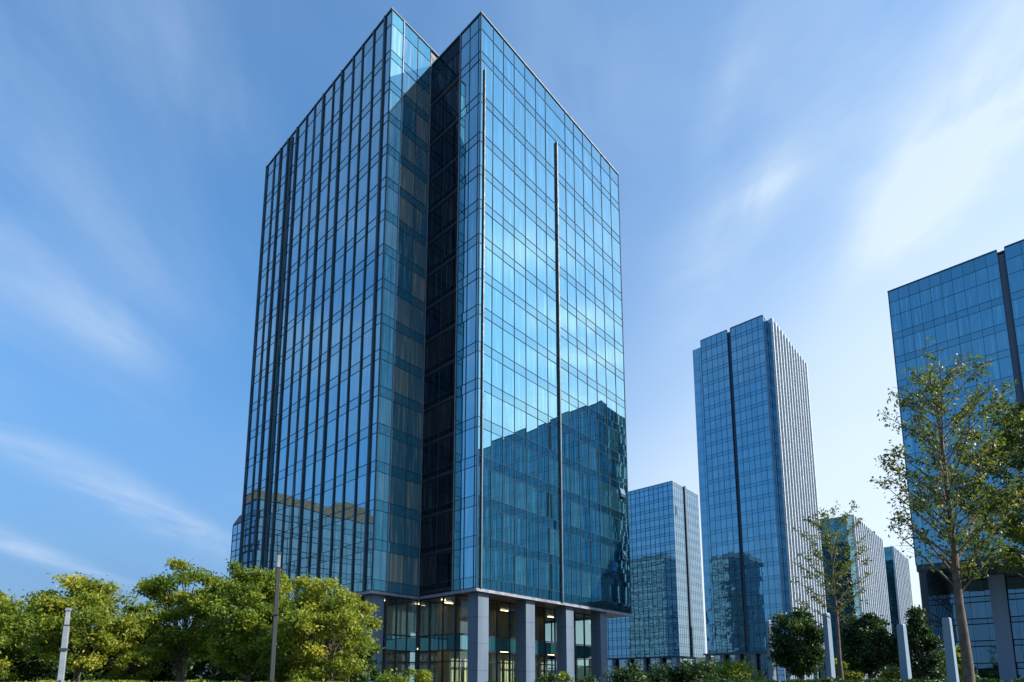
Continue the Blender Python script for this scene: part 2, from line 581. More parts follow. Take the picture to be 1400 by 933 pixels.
# ================================================================== the main tower
def main_tower():
    T = Tower('office_tower', 'tall blue glass twin-slab office tower standing on grey columns, largest building in view', (-3.455, 55.65))
    r = T.root
    ZB, ZR, ZL = 10.53, 76.0, 78.5
    A_, B_ = 28.6, 40.0           # right face length, far end of the left slab
    UL, VL = -5.9, 8.7            # left slab's near corner
    i = .1
    core = MB()
    core.prism([(i, i), (A_ - i, i), (A_ - i, VL - .002), (i, VL - .002)], ZB, ZR - .25)
    core.prism([(UL + i, VL + i), (A_ - i, VL + i), (A_ - i, B_ - i), (UL + i, B_ - i)], ZB, ZL - .25)
    core.build('core', M['core'], r)
    k0 = 11.6
    reg = [k0 + 4.1 * q for q in range(13)]            # tops of the spandrel strips, to 60.8
    right = []
    tops = reg + [65.67, 71.1]
    prev = ZB
    fl = []
    # each floor: spandrel strip below, vision pane above
    sp = [(ZB, k0)] + [(t - 1.08, t) for t in tops[1:]]
    for q in range(len(sp)):
        z0, zs = sp[q]
        z1 = sp[q + 1][0] if q + 1 < len(sp) else 74.0
        fl.append((z0, zs, z1, True))
    fl.append((74.0, None, ZR, 1.0))
    tl = [k0 + 4.1 * q for q in range(16)]             # to 73.1
    sp2 = [(ZB, k0)] + [(t - 1.08, t) for t in tl[1:]]
    fl2 = []
    for q in range(len(sp2)):
        z0, zs = sp2[q]
        z1 = sp2[q + 1][0] if q + 1 < len(sp2) else 76.6
        fl2.append((z0, zs, z1, True))
    fl2.append((76.6, None, ZL, 1.0))
    # right face (outside is -v): travel +u
    cr = [0, .58, 2.0, 3.7, 5.55, 7.5, 9.5, 11.4, 13.5, 15.5, 17.4, 19.5, 21.7, 23.9, 26.3, A_]
    T.wall((0, 0), (A_, 0), cr, fl, skip_m=(1, 8))
    # left-facing wall of the right slab: travel from (0,VL) to (0,0); outside is -u
    T.wall((0, 3.35), (0, 0), [0, 1.55, 2.95, 3.35], fl)
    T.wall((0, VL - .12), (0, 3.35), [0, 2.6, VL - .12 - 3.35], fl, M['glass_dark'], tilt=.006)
    for (z0, zs, z1, sf) in fl[:-1]:
        mb = MB(); mb.box(-.05, -.012, 3.42, VL - .14, z0 + .1, z0 + .45); mb.build('slab_edge', M['slab'], r)
    # right-facing wall of the left slab: travel +u from UL to 0; outside -v
    T.wall((UL, VL), (UL + 1.75, VL), [0, 1.75], fl2, M['glass_blind'])
    T.wall((UL + 1.75, VL), (-.12, VL), [0, 2.1, -.12 - UL - 1.75], fl2, M['glass_strip'], skip_m=(0,))
    # left face: travel from (UL,B_) to (UL,VL)
    offs = [1.26, 3.46, 5.8, 7.83, 10.38, 12.42, 14.89, 17.11, 19.28, 21.86, 24.42, 26.66, 28.61, 31.08]
    LL = B_ - VL
    cl = sorted([LL - o for o in offs] + [LL])
    cl[0] = 0.0
    T.wall((UL, B_), (UL, VL), cl, fl2, skip_m=tuple(range(0, len(cl) - 1)))
    # far sides, plain glazing
    T.wall((A_, 0), (A_, B_), even(B_, 12), fl)
    T.wall((A_, B_), (UL, B_), even(A_ - UL, 10), fl)
    # fins of the left face
    thick = {3.46: .13, 1.26: .17, 5.8: .12, 7.83: .12, 10.38: .17, 12.42: .12, 14.89: .17, 17.11: .10, 19.28: .14, 21.86: .18, 24.42: .18, 26.66: .16, 28.61: .14, 31.08: .16}
    for o in offs:
        mb = MB()
        v = VL + min(o, LL - .17)
        mb.box(UL - (.20 if thick[o] > .15 else .14), UL - .015, v - thick[o] * .46, v + thick[o] * .46, ZB - .05, ZL + .12)
        mb.build('fin', M['fin'], r)
    mb = MB(); mb.box(UL - .2, UL - .012, VL + 23.3, VL + 23.42, 16, ZL - .2); mb.build('drain_rail', M['fin'], r)
    # the two long vertical fins of the right face
    mb = MB(); mb.box(13.41, 13.59, -.24, -.012, ZB - .1, 69.8); mb.build('fin', M['fin'], r)
    mb = MB(); mb.box(.53, .64, -.16, -.012, ZB - .1, 69.1); mb.build('fin', M['fin'], r)
    mb = MB(); mb.box(.655, .675, -.15, -.011, ZB - .1, 69.1); mb.build('fin_edge', M['fin'], r)
    # slim bright edges beside the recess
    mb = MB(); mb.box(-.10, -.02, VL - .10, VL - .03, ZB, ZR); mb.build('corner_trim', M['fascia'], r)
    mb = MB(); mb.box(-.09, -.011, 3.31, 3.39, ZB, ZR); mb.build('corner_trim', M['fascia'], r)
    mb = MB(); mb.box(UL + 1.71, UL + 1.79, VL - .10, VL - .013, ZB, ZL); mb.build('corner_trim', M['fascia'], r)
    # opened ventilation sashes near the far edge of the right face
    for z in (17.5, 26.0):
        mb = MB()
        b0 = [(26.5, -.06, z), (27.6, -.06, z), (27.6, -.07, z + 1.2), (26.5, -.07, z + 1.2)]
        b1 = [(26.5, -.32, z), (27.6, -.32, z), (27.6, -.10, z + 1.2), (26.5, -.10, z + 1.2)]
        mb.quad(b1, .8); mb.quad(b0[::-1], .8)
        for q in range(4):
            mb.quad((b1[q], b0[q], b0[(q + 1) % 4], b1[(q + 1) % 4]), .8)
        mb.build('vent_sash', M['glass_pale'], r)
    # copings and roofs
    mb = MB()
    mb.box(-.08, A_ + .08, -.08, .25, ZR, ZR + .16); mb.box(-.08, .25, .252, VL - .14, ZR, ZR + .158)
    mb.box(A_ - .25, A_ + .08, .252, VL - .14, ZR, ZR + .158)
    mb.build('coping', M['fin'], r)
    mb = MB()
    mb.box(UL - .08, UL + .25, VL - .08, B_, ZL, ZL + .16); mb.box(UL + .252, A_, VL - .08, VL + .25, ZL, ZL + .158)
    mb.box(UL + .252, A_, B_ - .25, B_, ZL, ZL + .158)
    mb.build('coping', M['fin'], r)
    mb = MB(); mb.prism([(.26, .26), (A_ - .26, .26), (A_ - .26, VL - .3), (.26, VL - .3)], ZR - .6, ZR - .2)
    mb.prism([(UL + .26, VL + .26), (A_ - .3, VL + .26), (A_ - .3, B_ - .26), (UL + .26, B_ - .26)], ZL - .6, ZL - .2)
    mb.build('roof', M['roof'], r)
    # soffit and fascia
    poly = [(0.02, 0.02), (A_ - .02, 0.02), (A_ - .02, B_ - .02), (UL + .02, B_ - .02), (UL + .02, VL + .02), (.02, VL + .02)]
    mb = MB(); mb.prism(poly, ZB - .34, ZB - .08); mb.build('soffit', M['soffit'], r)
    mb = MB(); f0, f1 = ZB - .36, ZB - .07
    mb.box(0, A_, -.07, .018, f0, f1); mb.box(-.07, .018, .02, VL, f0 + .001, f1 - .001)
    mb.box(UL, -.072, VL - .07, VL + .018, f0 + .002, f1 - .002); mb.box(UL - .07, UL + .016, VL + .02, B_, f0, f1)
    mb.build('fascia', M['fascia'], r)
    # columns
    zc = ZB - .345
    for u in (.75, 7.85, 14.9, 21.9):
        mb = MB(); w_ = 1.45
        mb.prism([(u, .45), (u + w_, .45), (u + w_, .45 + w_), (u, .45 + w_)], 0, zc)
        c = mb.build('column', M['column'], r)
        b = MB(); b.box(u - .06, u + w_ + .06, .39, .45 + w_ + .06, 0, .35); b.build('plinth', M['fascia'], c)
        j = MB()
        for z in (2.6, 5.2, 7.8):
            j.box(u - .004, u + w_ + .004, .446, .454 + w_, z - .012, z + .012)
        j.build('joint', M['core'], c)
    for v in (9.2, 16.2, 23.2, 30.2, 37.2):
        mb = MB(); mb.box(UL + .5, UL + 1.9, v, v + 1.4, 0, zc); mb.build('column', M['column'], r)
    # lobby: two storeys of clear glazing set back behind the columns
    def lobby_wall(p0, p1, nb, dark=False):
        a = Vector((*p0, 0)); b = Vector((*p1, 0)); d = b - a; L = d.length; d.normalize(); n = Vector((d.y, -d.x, 0))
        for (z0, z1, mm, nm) in ((.15, 4.55, M['lobby'], 'lobby_glazing'), (4.75, 6.15, M['teal_band'], 'spandrel_band'), (6.35, ZB - .5, M['lobby'], 'lobby_glazing')):
            for q in range(nb):
                m_ = MB(); s0 = L * q / nb + .05; s1 = L * (q + 1) / nb - .05
                T.obox(m_, a, d, n, s0, s1, -.03, .0, z0, z1); m_.a = [random.random()] * len(m_.a)
                m_.build(nm, mm, r)
        m_ = MB()
        for q in range(nb + 1):
            x = min(max(L * q / nb, .06), L - .06)
            T.obox(m_, a, d, n, x - .055, x + .055, -.14, .06, .0, zc)
        for z in (.08, 3.55, 4.65, 6.25, ZB - .42):
            T.obox(m_, a, d, n, .12, L - .12, -.11, .04, z - .06, z + .06)
        m_.build('lobby_frame', M['core'], r)
    lobby_wall((.3, 3.2), (A_ - 2.2, 3.2), 13)
    lobby_wall((.3, VL + .2), (.3, 3.2), 3)
    lobby_wall((-3.9, VL + .3), (.16, VL + .3), 3)
    lobby_wall((-3.9, B_ - 3), (-3.9, VL + .3), 13)
    lobby_wall((A_ - 2.2, 3.2), (A_ - 2.2, B_ - 3), 12)
    # interior
    mb = MB(); mb.box(3.5, A_ - 7, 9.2, 9.5, .02, zc - .01); mb.box(3.2, 3.5, 9.2, 13, .02, zc - .01)
    mb.box(-.2, 3.2, 14.0, 14.3, .02, zc - .01); mb.box(-.2, .1, 14.3, B_ - 6, .02, zc - .01); mb.box(A_ - 7, A_ - 6.7, 9.2, B_ - 6, .02, zc - .01)
    mb.build('interior_wall', M['beige'], r)
    mb = MB(); mb.box(.5, A_ - 2.5, 3.5, 13.9, 5.2, 5.5); mb.box(-3.6, .49, VL + .6, 13.9, 5.2, 5.5); mb.build('mezzanine_floor', M['floor_in'], r)
    for q in range(13):
        if q % 3 == 2: continue
        s0 = .3 + (A_ - 2.5) * q / 13
        m_ = MB(); nn = 9
        for j in range(nn):
            x0 = s0 + .15 + 1.5 * j / nn; x1 = s0 + .15 + 1.5 * (j + 1) / nn
            y0 = 4.1 + .06 * (j % 2)
            m_.box(x0, x1, y0, y0 + .05, .05, 4.5 - .0)
        m_.build('curtain', M['curtain'], r)
    for j, u in enumerate((3, 7.5, 12, 16.5, 21)):
        for z in (5.14, zc - .06):
            m_ = MB(); m_.box(u, u + 1.2, 7.9, 8.1, z - .04, z); m_.build('ceiling_lamp', M['lamp'], r)
    for (u, v) in ((-2.6, 11.5), (1.6, 11.0), (1.4, 6.5)):
        for z in (5.14, zc - .06):
            m_ = MB(); m_.box(u, u + .5, v, v + .2, z - .04, z); m_.build('ceiling_lamp', M['lamp'], r)
    T.finish()


main_tower()


# ================================================================== other glass towers
def floors_for(zb, zt, n, sp=.28, crown=0.0):
    p = (zt - crown - zb) / n
    f = [(zb + p * q, zb + p * q + p * sp, zb + p * (q + 1), True) for q in range(n)]
    if crown: f.append((zt - crown, None, zt, 1.0))
    return f


def base_storey(T, u0, u1, v0, v1, zb, ins=3.0, glass=None):
    mb = MB(); mb.prism([(u0 + .03, v0 + .03), (u1 - .03, v0 + .03), (u1 - .03, v1 - .03), (u0 + .03, v1 - .03)], zb - .5, zb - .06)
    mb.build('soffit', M['fin'], T.root)
    mb = MB(); mb.prism([(u0 + ins, v0 + ins), (u1 - ins, v0 + ins), (u1 - ins, v1 - ins), (u0 + ins, v1 - ins)], 0, zb - .52, .3, 0)
    mb.build('lobby_glazing', glass or M['glass_pale'], T.root)
    mb = MB()
    for q in range(int((u1 - u0 - 2 * ins) / 2.5) + 1):
        mb.box(u0 + ins + 2.5 * q - .05, u0 + ins + 2.5 * q + .05, v0 + ins - .08, v0 + ins - .005, .01, zb - .53)
    for q in range(int((v1 - v0 - 2 * ins) / 2.5) + 1):
        mb.box(u0 + ins - .08, u0 + ins - .005, v0 + ins + 2.5 * q - .05, v0 + ins + 2.5 * q + .05, .01, zb - .53)
    for z in (4.0, 5.2):
        mb.box(u0 + ins - .07, u0 + ins - .004, v0 + ins, v1 - ins, z - .06, z + .06)
        mb.box(u0 + ins, u1 - ins, v0 + ins - .07, v0 + ins - .004, z - .06, z + .06)
    mb.build('lobby_frame', M['mullion'], T.root)
    for q in range(6):
        v = v0 + .4 + (v1 - v0 - 2.2) * q / 5
        m_ = MB(); m_.box(u0 + .4, u0 + 1.6, v, v + 1.2, 0, zb - .51); m_.build('column', M['column'], T.root)


def far_tower():
    T = Tower('office_tower', 'slender blue glass tower with bright vertical fins, tallest of the distant towers', (77.6, 162.2))
    r = T.root; ZB, ZT = 10.6, 110.0
    D, Wd = 24.6, 34.0
    mb = MB()
    mb.prism([(.1, .1), (Wd - .1, .1), (Wd - .1, D - .1), (.1, D - .1)], ZB, ZT - .3)
    mb.prism([(-3.3, 1.1), (.08, 1.1), (.08, 10.8), (-3.3, 10.8)], ZB, ZT + .2)
    mb.prism([(-3.3, 11.9), (.08, 11.9), (.08, 20.3), (-3.3, 20.3)], ZB, ZT + .1)
    mb.build('core', M['core'], r)
    fl = floors_for(ZB, ZT, 25, .28)
    g = M['glass_far']
    T.wall((0, D), (0, 20.45), even(D - 20.45, 2), fl, g, trans=False)
    T.wall((0, 0.98), (0, 0), [0, .98], fl, g, trans=False)
    T.wall((-3.4, 20.4), (-3.4, 11.8), even(8.6, 5), fl, g, tilt=.006, md=.10)
    T.wall((-3.4, 10.9), (-3.4, 1.0), even(9.9, 6), fl, g, tilt=.006, md=.10)
    T.wall((-3.4, 1.0), (-.1, 1.0), even(3.3, 2), fl, g)
    T.wall((-.1, 20.4), (-3.4, 20.4), even(3.3, 2), fl, g)
    T.wall((-3.4, 11.8), (-.1, 11.8), even(3.3, 1), fl, M['glass_far'])
    T.wall((-.1, 10.9), (-3.4, 10.9), even(3.3, 1), fl, M['glass_far'])
    mb = MB(); mb.box(-2.7, -.02, 10.92, 11.78, ZB, ZT - .5); mb.build('groove_panel', M['column'], r)
    T.wall((0, 0), (Wd, 0), even(Wd, 12), fl, M['glass_pale'], skip_m=tuple(range(16)), tilt=.004, trans=False)
    T.wall((Wd, 0), (Wd, D), even(D, 8), fl, g)
    for q in range(13):
        u = .25 + (Wd - .5) * q / 12
        mb = MB(); mb.box(u - .22, u + .22, -.7, -.012, ZB, ZT + .3); mb.build('fin', M['fin_pale'], r)
    mb = MB(); mb.box(-.05, Wd + .05, -.05, .3, ZT, ZT + .2); mb.box(-3.45, -.052, 1.0, 10.9, ZT + .21, ZT + .35); mb.box(-3.45, -.052, 11.8, 20.4, ZT + .11, ZT + .25)
    mb.build('coping', M['silver'], r)
    mb = MB(); mb.prism([(.3, .32), (Wd - .3, .32), (Wd - .3, D - .3), (.3, D - .3)], ZT - .28, ZT - .1); mb.build('roof', M['roof'], r)
    base_storey(T, -3.3, Wd, 0, D, ZB, 2.5)
    T.finish()


def mid_tower():
    T = Tower('office_tower', 'mid-height glass block with dark groove on its bright side, between main and slender tower', (70.5, 247.7))
    r = T.root; ZB, ZT = 13.4, 90.0
    D, Wd = 42.0, 25.5
    mb = MB(); mb.prism([(.1, .1), (Wd - .1, .1), (Wd - .1, D - .1), (.1, D - .1)], ZB, ZT - .3); mb.build('core', M['core'], r)
    fl = floors_for(ZB, ZT - 4, 18, .3) + [(ZT - 4, ZT - 1.6, ZT, False)]
    T.wall((0, D), (0, 0), even(D, 18), fl, M['glass_far'], tilt=.006, md=.12, tw=.06, mw=.06)
    T.wall((0, 0), (10.9, 0), even(10.9, 6), fl, M['glass_pale'], tilt=.007, md=.04, tw=.04)
    T.wall((12.5, 0), (Wd, 0), even(Wd - 12.5, 7), fl, M['glass_pale'], tilt=.007, md=.04, tw=.04)
    T.wall((Wd, 0), (Wd, D), even(D, 14), fl, M['glass_far'])
    mb = MB(); mb.box(11.0, 12.4, -.5, -.01, ZB, ZT + .6); mb.build('fin', M['fin'], r)
    mb = MB(); mb.box(1.5, 3.2, -.06, -.011, ZT - 15, ZT - 11); mb.build('louvre', M['core'], r)
    mb = MB(); mb.box(-.06, Wd + .06, -.06, .3, ZT, ZT + .25); mb.box(-.06, .3, .302, D, ZT, ZT + .248); mb.build('coping', M['silver'], r)
    mb = MB(); mb.prism([(.31, .32), (Wd - .3, .32), (Wd - .3, D - .3), (.31, D - .3)], ZT - .28, ZT - .1); mb.build('roof', M['roof'], r)
    base_storey(T, 0, Wd, 0, D, ZB, 2.5)
    T.finish()


def finned_block(label, loc, D, Wd, ZT, nfl, nfin, ZB=9.0):
    T = Tower('office_tower', label, loc)
    r = T.root
    mb = MB(); mb.prism([(.1, .1), (Wd - .1, .1), (Wd - .1, D - .1), (.1, D - .1)], ZB, ZT - .3); mb.build('core', M['core'], r)
    fl = floors_for(ZB, ZT, nfl, .28)
    T.wall((0, D), (0, 0), even(D, max(3, int(D / 2.4))), fl, M['glass_far'], tilt=.006, md=.1)
    T.wall((0, 0), (Wd, 0), even(Wd, nfin), fl, M['glass_pale'], skip_m=tuple(range(nfin + 1)), tilt=.004, trans=False)
    T.wall((Wd, 0), (Wd, D), even(D, 6), fl, M['glass_far'])
    for q in range(nfin + 1):
        u = .35 + (Wd - .7) * q / nfin
        mb = MB(); mb.box(u - .26, u + .26, -.8, -.012, ZB, ZT + .3); mb.build('fin', M['fin_pale'], r)
    mb = MB(); mb.box(-.06, Wd + .06, -.06, .3, ZT, ZT + .25); mb.box(-.06, .3, .302, D, ZT, ZT + .248); mb.build('coping', M['silver'], r)
    mb = MB(); mb.prism([(.31, .32), (Wd - .3, .32), (Wd - .3, D - .3), (.31, D - .3)], ZT - .28, ZT - .1); mb.build('roof', M['roof'], r)
    base_storey(T, 0, Wd, 0, D, ZB, 2.0)
    T.finish()


far_tower()
mid_tower()
finned_block('low finned office block seen behind the thin bare-stemmed tree, right of the slender tower', (118.9, 199.0), 26.0, 48.4, 60.0, 14, 14)
finned_block('smallest farthest pale office block, just left of the big block at right', (163.2, 246.2), 13.0, 36.0, 60.0, 14, 9)


def right_tower():
    """the big block at the right edge; local origin is its near corner, out of frame"""
    FL = 38.5                                  # length of the face seen in the photograph
    A = Vector((59.2, 84.35)); el = Vector((math.sin(AZ - math.pi / 2), math.cos(AZ - math.pi / 2)))
    C = A - el * FL
    T = Tower('office_tower', 'big blue glass block at the right edge, raised above a dark overhang', (C.x, C.y))
    r = T.root; ZB, ZT = 18.55, 62.4; Wd = 30.0
    g0, g1 = FL - 14.1, FL - 13.3
    mb = MB()
    mb.prism([(.1, .1), (Wd - .1, .1), (Wd - .1, g0), (.1, g0)], ZB, ZT - .3)
    mb.prism([(.1, g1), (Wd - .1, g1), (Wd - .1, FL - .1), (.1, FL - .1)], ZB, ZT - .3)
    mb.prism([(1.4, g0 + .002), (Wd - .2, g0 + .002), (Wd - .2, g1 - .002), (1.4, g1 - .002)], ZB, ZT - 1.0)
    mb.build('core', M['core'], r)
    fl = floors_for(ZB, ZT - 4.2, 10, .27) + [(ZT - 4.2, ZT - 1.9, ZT, False)]
    T.wall((0, FL), (0, g1), even(FL - g1, 10), fl, M['glass'])
    T.wall((0, g0), (0, 0), even(g0, 14), fl, M['glass'])
    T.wall((0, 0), (Wd, 0), even(Wd, 14), fl, M['glass'])
    T.wall((Wd, FL), (0, FL), even(Wd, 12), fl, M['glass'])
    T.wall((Wd, 0), (Wd, FL), even(FL, 14), fl, M['glass'])
    mb = MB(); mb.box(.3, .9, g0 + .02, g1 - .02, ZB, ZT - .6); mb.build('groove_panel', M['column'], r)
    mb = MB(); mb.box(-.06, .3, g1, FL + .06, ZT, ZT + .2); mb.box(-.06, .3, 0, g0, ZT, ZT + .2); mb.build('coping', M['fin'], r)
    mb = MB(); mb.prism([(.31, .3), (Wd - .3, .3), (Wd - .3, FL - .3), (.31, FL - .3)], ZT - .28, ZT - .1); mb.build('roof', M['roof'], r)
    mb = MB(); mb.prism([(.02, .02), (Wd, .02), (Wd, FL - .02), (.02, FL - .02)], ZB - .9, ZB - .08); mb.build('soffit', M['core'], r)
    # recessed lower storeys: end wall on the left and a glazed wall well behind the overhang
    fb = floors_for(.2, ZB - .92, 5, .25)
    c = MB(); c.prism([(14.8, .5), (Wd - .1, .5), (Wd - .1, FL - .2), (14.8, FL - .2)], 0, ZB - .93)
    c.prism([(.2, FL - 1.0), (14.78, FL - 1.0), (14.78, FL - .2), (.2, FL - .2)], 0, ZB - .93); c.build('lobby_core', M['core'], r)
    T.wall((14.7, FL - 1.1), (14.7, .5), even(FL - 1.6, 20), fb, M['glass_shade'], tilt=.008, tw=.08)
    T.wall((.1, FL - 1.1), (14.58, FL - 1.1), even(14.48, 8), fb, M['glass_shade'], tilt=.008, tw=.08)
    for (v, w_) in ((FL - 8.4, 1.9), (FL - 13.8, 1.3), (FL - 20.5, 1.9), (FL - 28, 1.9), (FL - 36, 1.9)):
        m_ = MB(); m_.box(11.0, 12.4, v - w_ / 2, v + w_ / 2, 0, ZB - .91); m_.build('column', M['column_pale'], r)
    T.finish()


right_tower()


def left_blocks():
    # seen only as a reflection in the main tower's left face: long block with a sunlit tan parapet
    ux, uy = math.sin(AZ), math.cos(AZ); lx, ly = math.sin(AZ - math.pi / 2), math.cos(AZ - math.pi / 2)
    o = Vector((-3.455 + ux * -78 + lx * 88, 55.65 + uy * -78 + ly * 88))
    T = Tower('apartment_block', 'long glazed block with a sunlit tan parapet, mirrored low in the main tower left face', (o.x, o.y))
    r = T.root; L, D, ZT = 49.0, 16.0, 45.0
    mb = MB(); mb.prism([(.1, .1), (L - .1, .1), (L - .1, D), (.1, D)], 0, ZT - .1); mb.build('core', M['conc'], r)
    fl = floors_for(.3, ZT - 2.2, 11, .35)
    T.wall((0, 0), (L, 0), even(L, 20), fl, M['glass_pale'], tilt=.01, mw=.05, tw=.08)
    T.wall((L, 0), (L, D), even(D, 6), fl, M['glass_pale'], tilt=.01, mw=.12, tw=.18)
    mb = MB(); mb.box(-.2, L + .2, -.2, D + .2, ZT - 2.15, ZT); mb.build('parapet', M['brown'], r)
    mb = MB(); mb.prism([(18, 3), (28, 3), (28, 10), (18, 10)], ZT, ZT + 3); mb.build('plant_room', M['brown'], r)
    for q in range(8):
        m_ = MB(); m_.box(2 + 6 * q, 5 + 6 * q, -1.2, -.2, 8.0, 9.0); m_.build('balcony', M['conc'], r)
    T.finish(60)
    # the sliver behind the main tower's left edge
    T = Tower('apartment_block', 'pale glazed block with tan cap just showing behind the left edge of the main tower', (-55.6, 127.0))
    r = T.root; ZT = 41.0; L, D = 24.0, 16.0
    mb = MB(); mb.prism([(.1, .1), (L, .1), (L, D), (.1, D)], 0, ZT - 1.6); mb.build('core', M['conc'], r)
    fl = floors_for(.3, ZT - 1.7, 10, .35)
    T.wall((0, 0), (L, 0), even(L, 12), fl, M['glass_pale'], tilt=.01, mw=.10, tw=.10)
    T.wall((0, D), (0, 0), even(D, 6), fl, M['glass_pale'], tilt=.01, mw=.10, tw=.10)
    mb = MB()
    b = [(-.1, -.15), (L, -.15), (L, D), (-.1, D)]
    t_ = [(1.4, 1.2), (L, 1.2), (L, D), (1.4, D)]
    n0 = len(mb.v)
    mb.v += [(x, y, ZT - 1.59) for x, y in b] + [(x, y, ZT + 1.2) for x, y in t_]
    for f in ((3, 2, 1, 0), (4, 5, 6, 7), (0, 1, 5, 4), (1, 2, 6, 5), (2, 3, 7, 6), (3, 0, 4, 7)):
        mb.f.append(f); mb.a.append(0); mb.k.append(0)
    mb.build('parapet', M['brown'], r)
    T.finish(40)


left_blocks()


def rear_block(label, loc, L, D, ZT, n):
    T = Tower('apartment_block', label, loc)
    r = T.root
    mb = MB(); mb.prism([(.1, .1), (L - .1, .1), (L - .1, D - .1), (.1, D - .1)], 0, ZT - .1); mb.build('core', M['conc'], r)
    fl = floors_for(.3, ZT - 2.2, n, .35)
    T.wall((0, 0), (L, 0), even(L, 8), fl, M['glass_pale'], tilt=.01, mw=.12, tw=.16)
    T.wall((L, 0), (L, D), even(D, 7), fl, M['glass_pale'], tilt=.01, mw=.12, tw=.16)
    mb = MB(); mb.box(-.15, L + .15, -.15, D + .15, ZT - 2.15, ZT); mb.build('parapet', M['column'], r)
    T.finish(0)


rear_block('glazed block hidden behind the main tower, mirrored low in the slender tower', (-22.0, 112.0), 20, 18, 58, 15)
rear_block('glazed block far behind the main tower, mirrored in the mid-height block', (-24.0, 208.0), 20, 24, 76, 19)


# ================================================================== ground
def sheet(name, pts, z, m):
    mb = MB(); mb.quad([(x, y, z) for x, y in pts]); o = mb.build(name, m); o['kind'] = 'structure'; return o


sheet('ground', [(-2500, -2500), (2500, -2500), (2500, 2500), (-2500, 2500)], -.012, M['ground'])
sheet('lawn', [(-70, -20), (60, -20), (60, 52), (-70, 52)], -.006, M['grass'])
sheet('plaza', [(-60, 52.01), (140, 52.01), (140, 130), (-60, 130)], -.004, M['paving'])
sheet('path', [(-9, 8), (9, 8), (5.5, 52), (-5.5, 52)], -.001, M['paving'])
mb = MB()
nx = 60
for q in range(nx):
    a0 = -900 + 1500 * q / nx; a1 = -900 + 1500 * (q + 1) / nx
    h = lambda x: 4 + 44 * max(0, noise.noise(Vector((x * .004, 2.3, 0))) + .55) + 5 * noise.noise(Vector((x * .02, 5, 0)))
    mb.quad([(a0, 900, 0), (a1, 900, 0), (a1, 960, h(a1)), (a0, 960, h(a0))])
    mb.quad([(a0, 960, h(a0)), (a1, 960, h(a1)), (a1, 1150, 0), (a0, 1150, 0)])
mb.build('hills', M['hill'], smooth=True)['kind'] = 'structure'


# ================================================================== trees
def leaves_mesh(name, centers, vals, size, material, parent, droop=.2, aspect=1.9, rg=None):
    """thousands of small bent leaves; centers (n,3)"""
    n = len(centers)
    rg = rg or rng
    d = rg.normal(size=(n, 3)); d[:, 2] -= droop; d /= np.linalg.norm(d, axis=1)[:, None]
    s = rg.normal(size=(n, 3)); s -= (s * d).sum(1)[:, None] * d; s /= np.linalg.norm(s, axis=1)[:, None]
    nn = np.cross(d, s)
    sz = size * (.6 + .8 * rg.random(n))[:, None]
    c = centers
    a = c - d * sz * .5 * aspect
    b = c + s * sz * .45 + nn * sz * .12
    e = c + d * sz * .5 * aspect
    f = c - s * sz * .45 + nn * sz * .12
    V = np.stack([a, b, e, f], 1).reshape(-1, 3)
    me = bpy.data.meshes.new(name)
    me.vertices.add(4 * n); me.vertices.foreach_set('co', V.astype(np.float32).ravel())
    me.loops.add(4 * n); me.loops.foreach_set('vertex_index', np.arange(4 * n, dtype=np.int32))
    me.polygons.add(n)
    me.polygons.foreach_set('loop_start', np.arange(0, 4 * n, 4, dtype=np.int32))
    me.polygons.foreach_set('loop_total', np.full(n, 4, dtype=np.int32))
    at = me.attributes.new('v', 'FLOAT', 'FACE'); at.data.foreach_set('value', np.clip(vals, 0, 1).astype(np.float32))
    me.materials.append(material)
    me.update(calc_edges=True)
    o = bpy.data.objects.new(name, me); COL.objects.link(o); o.parent = parent
    return o


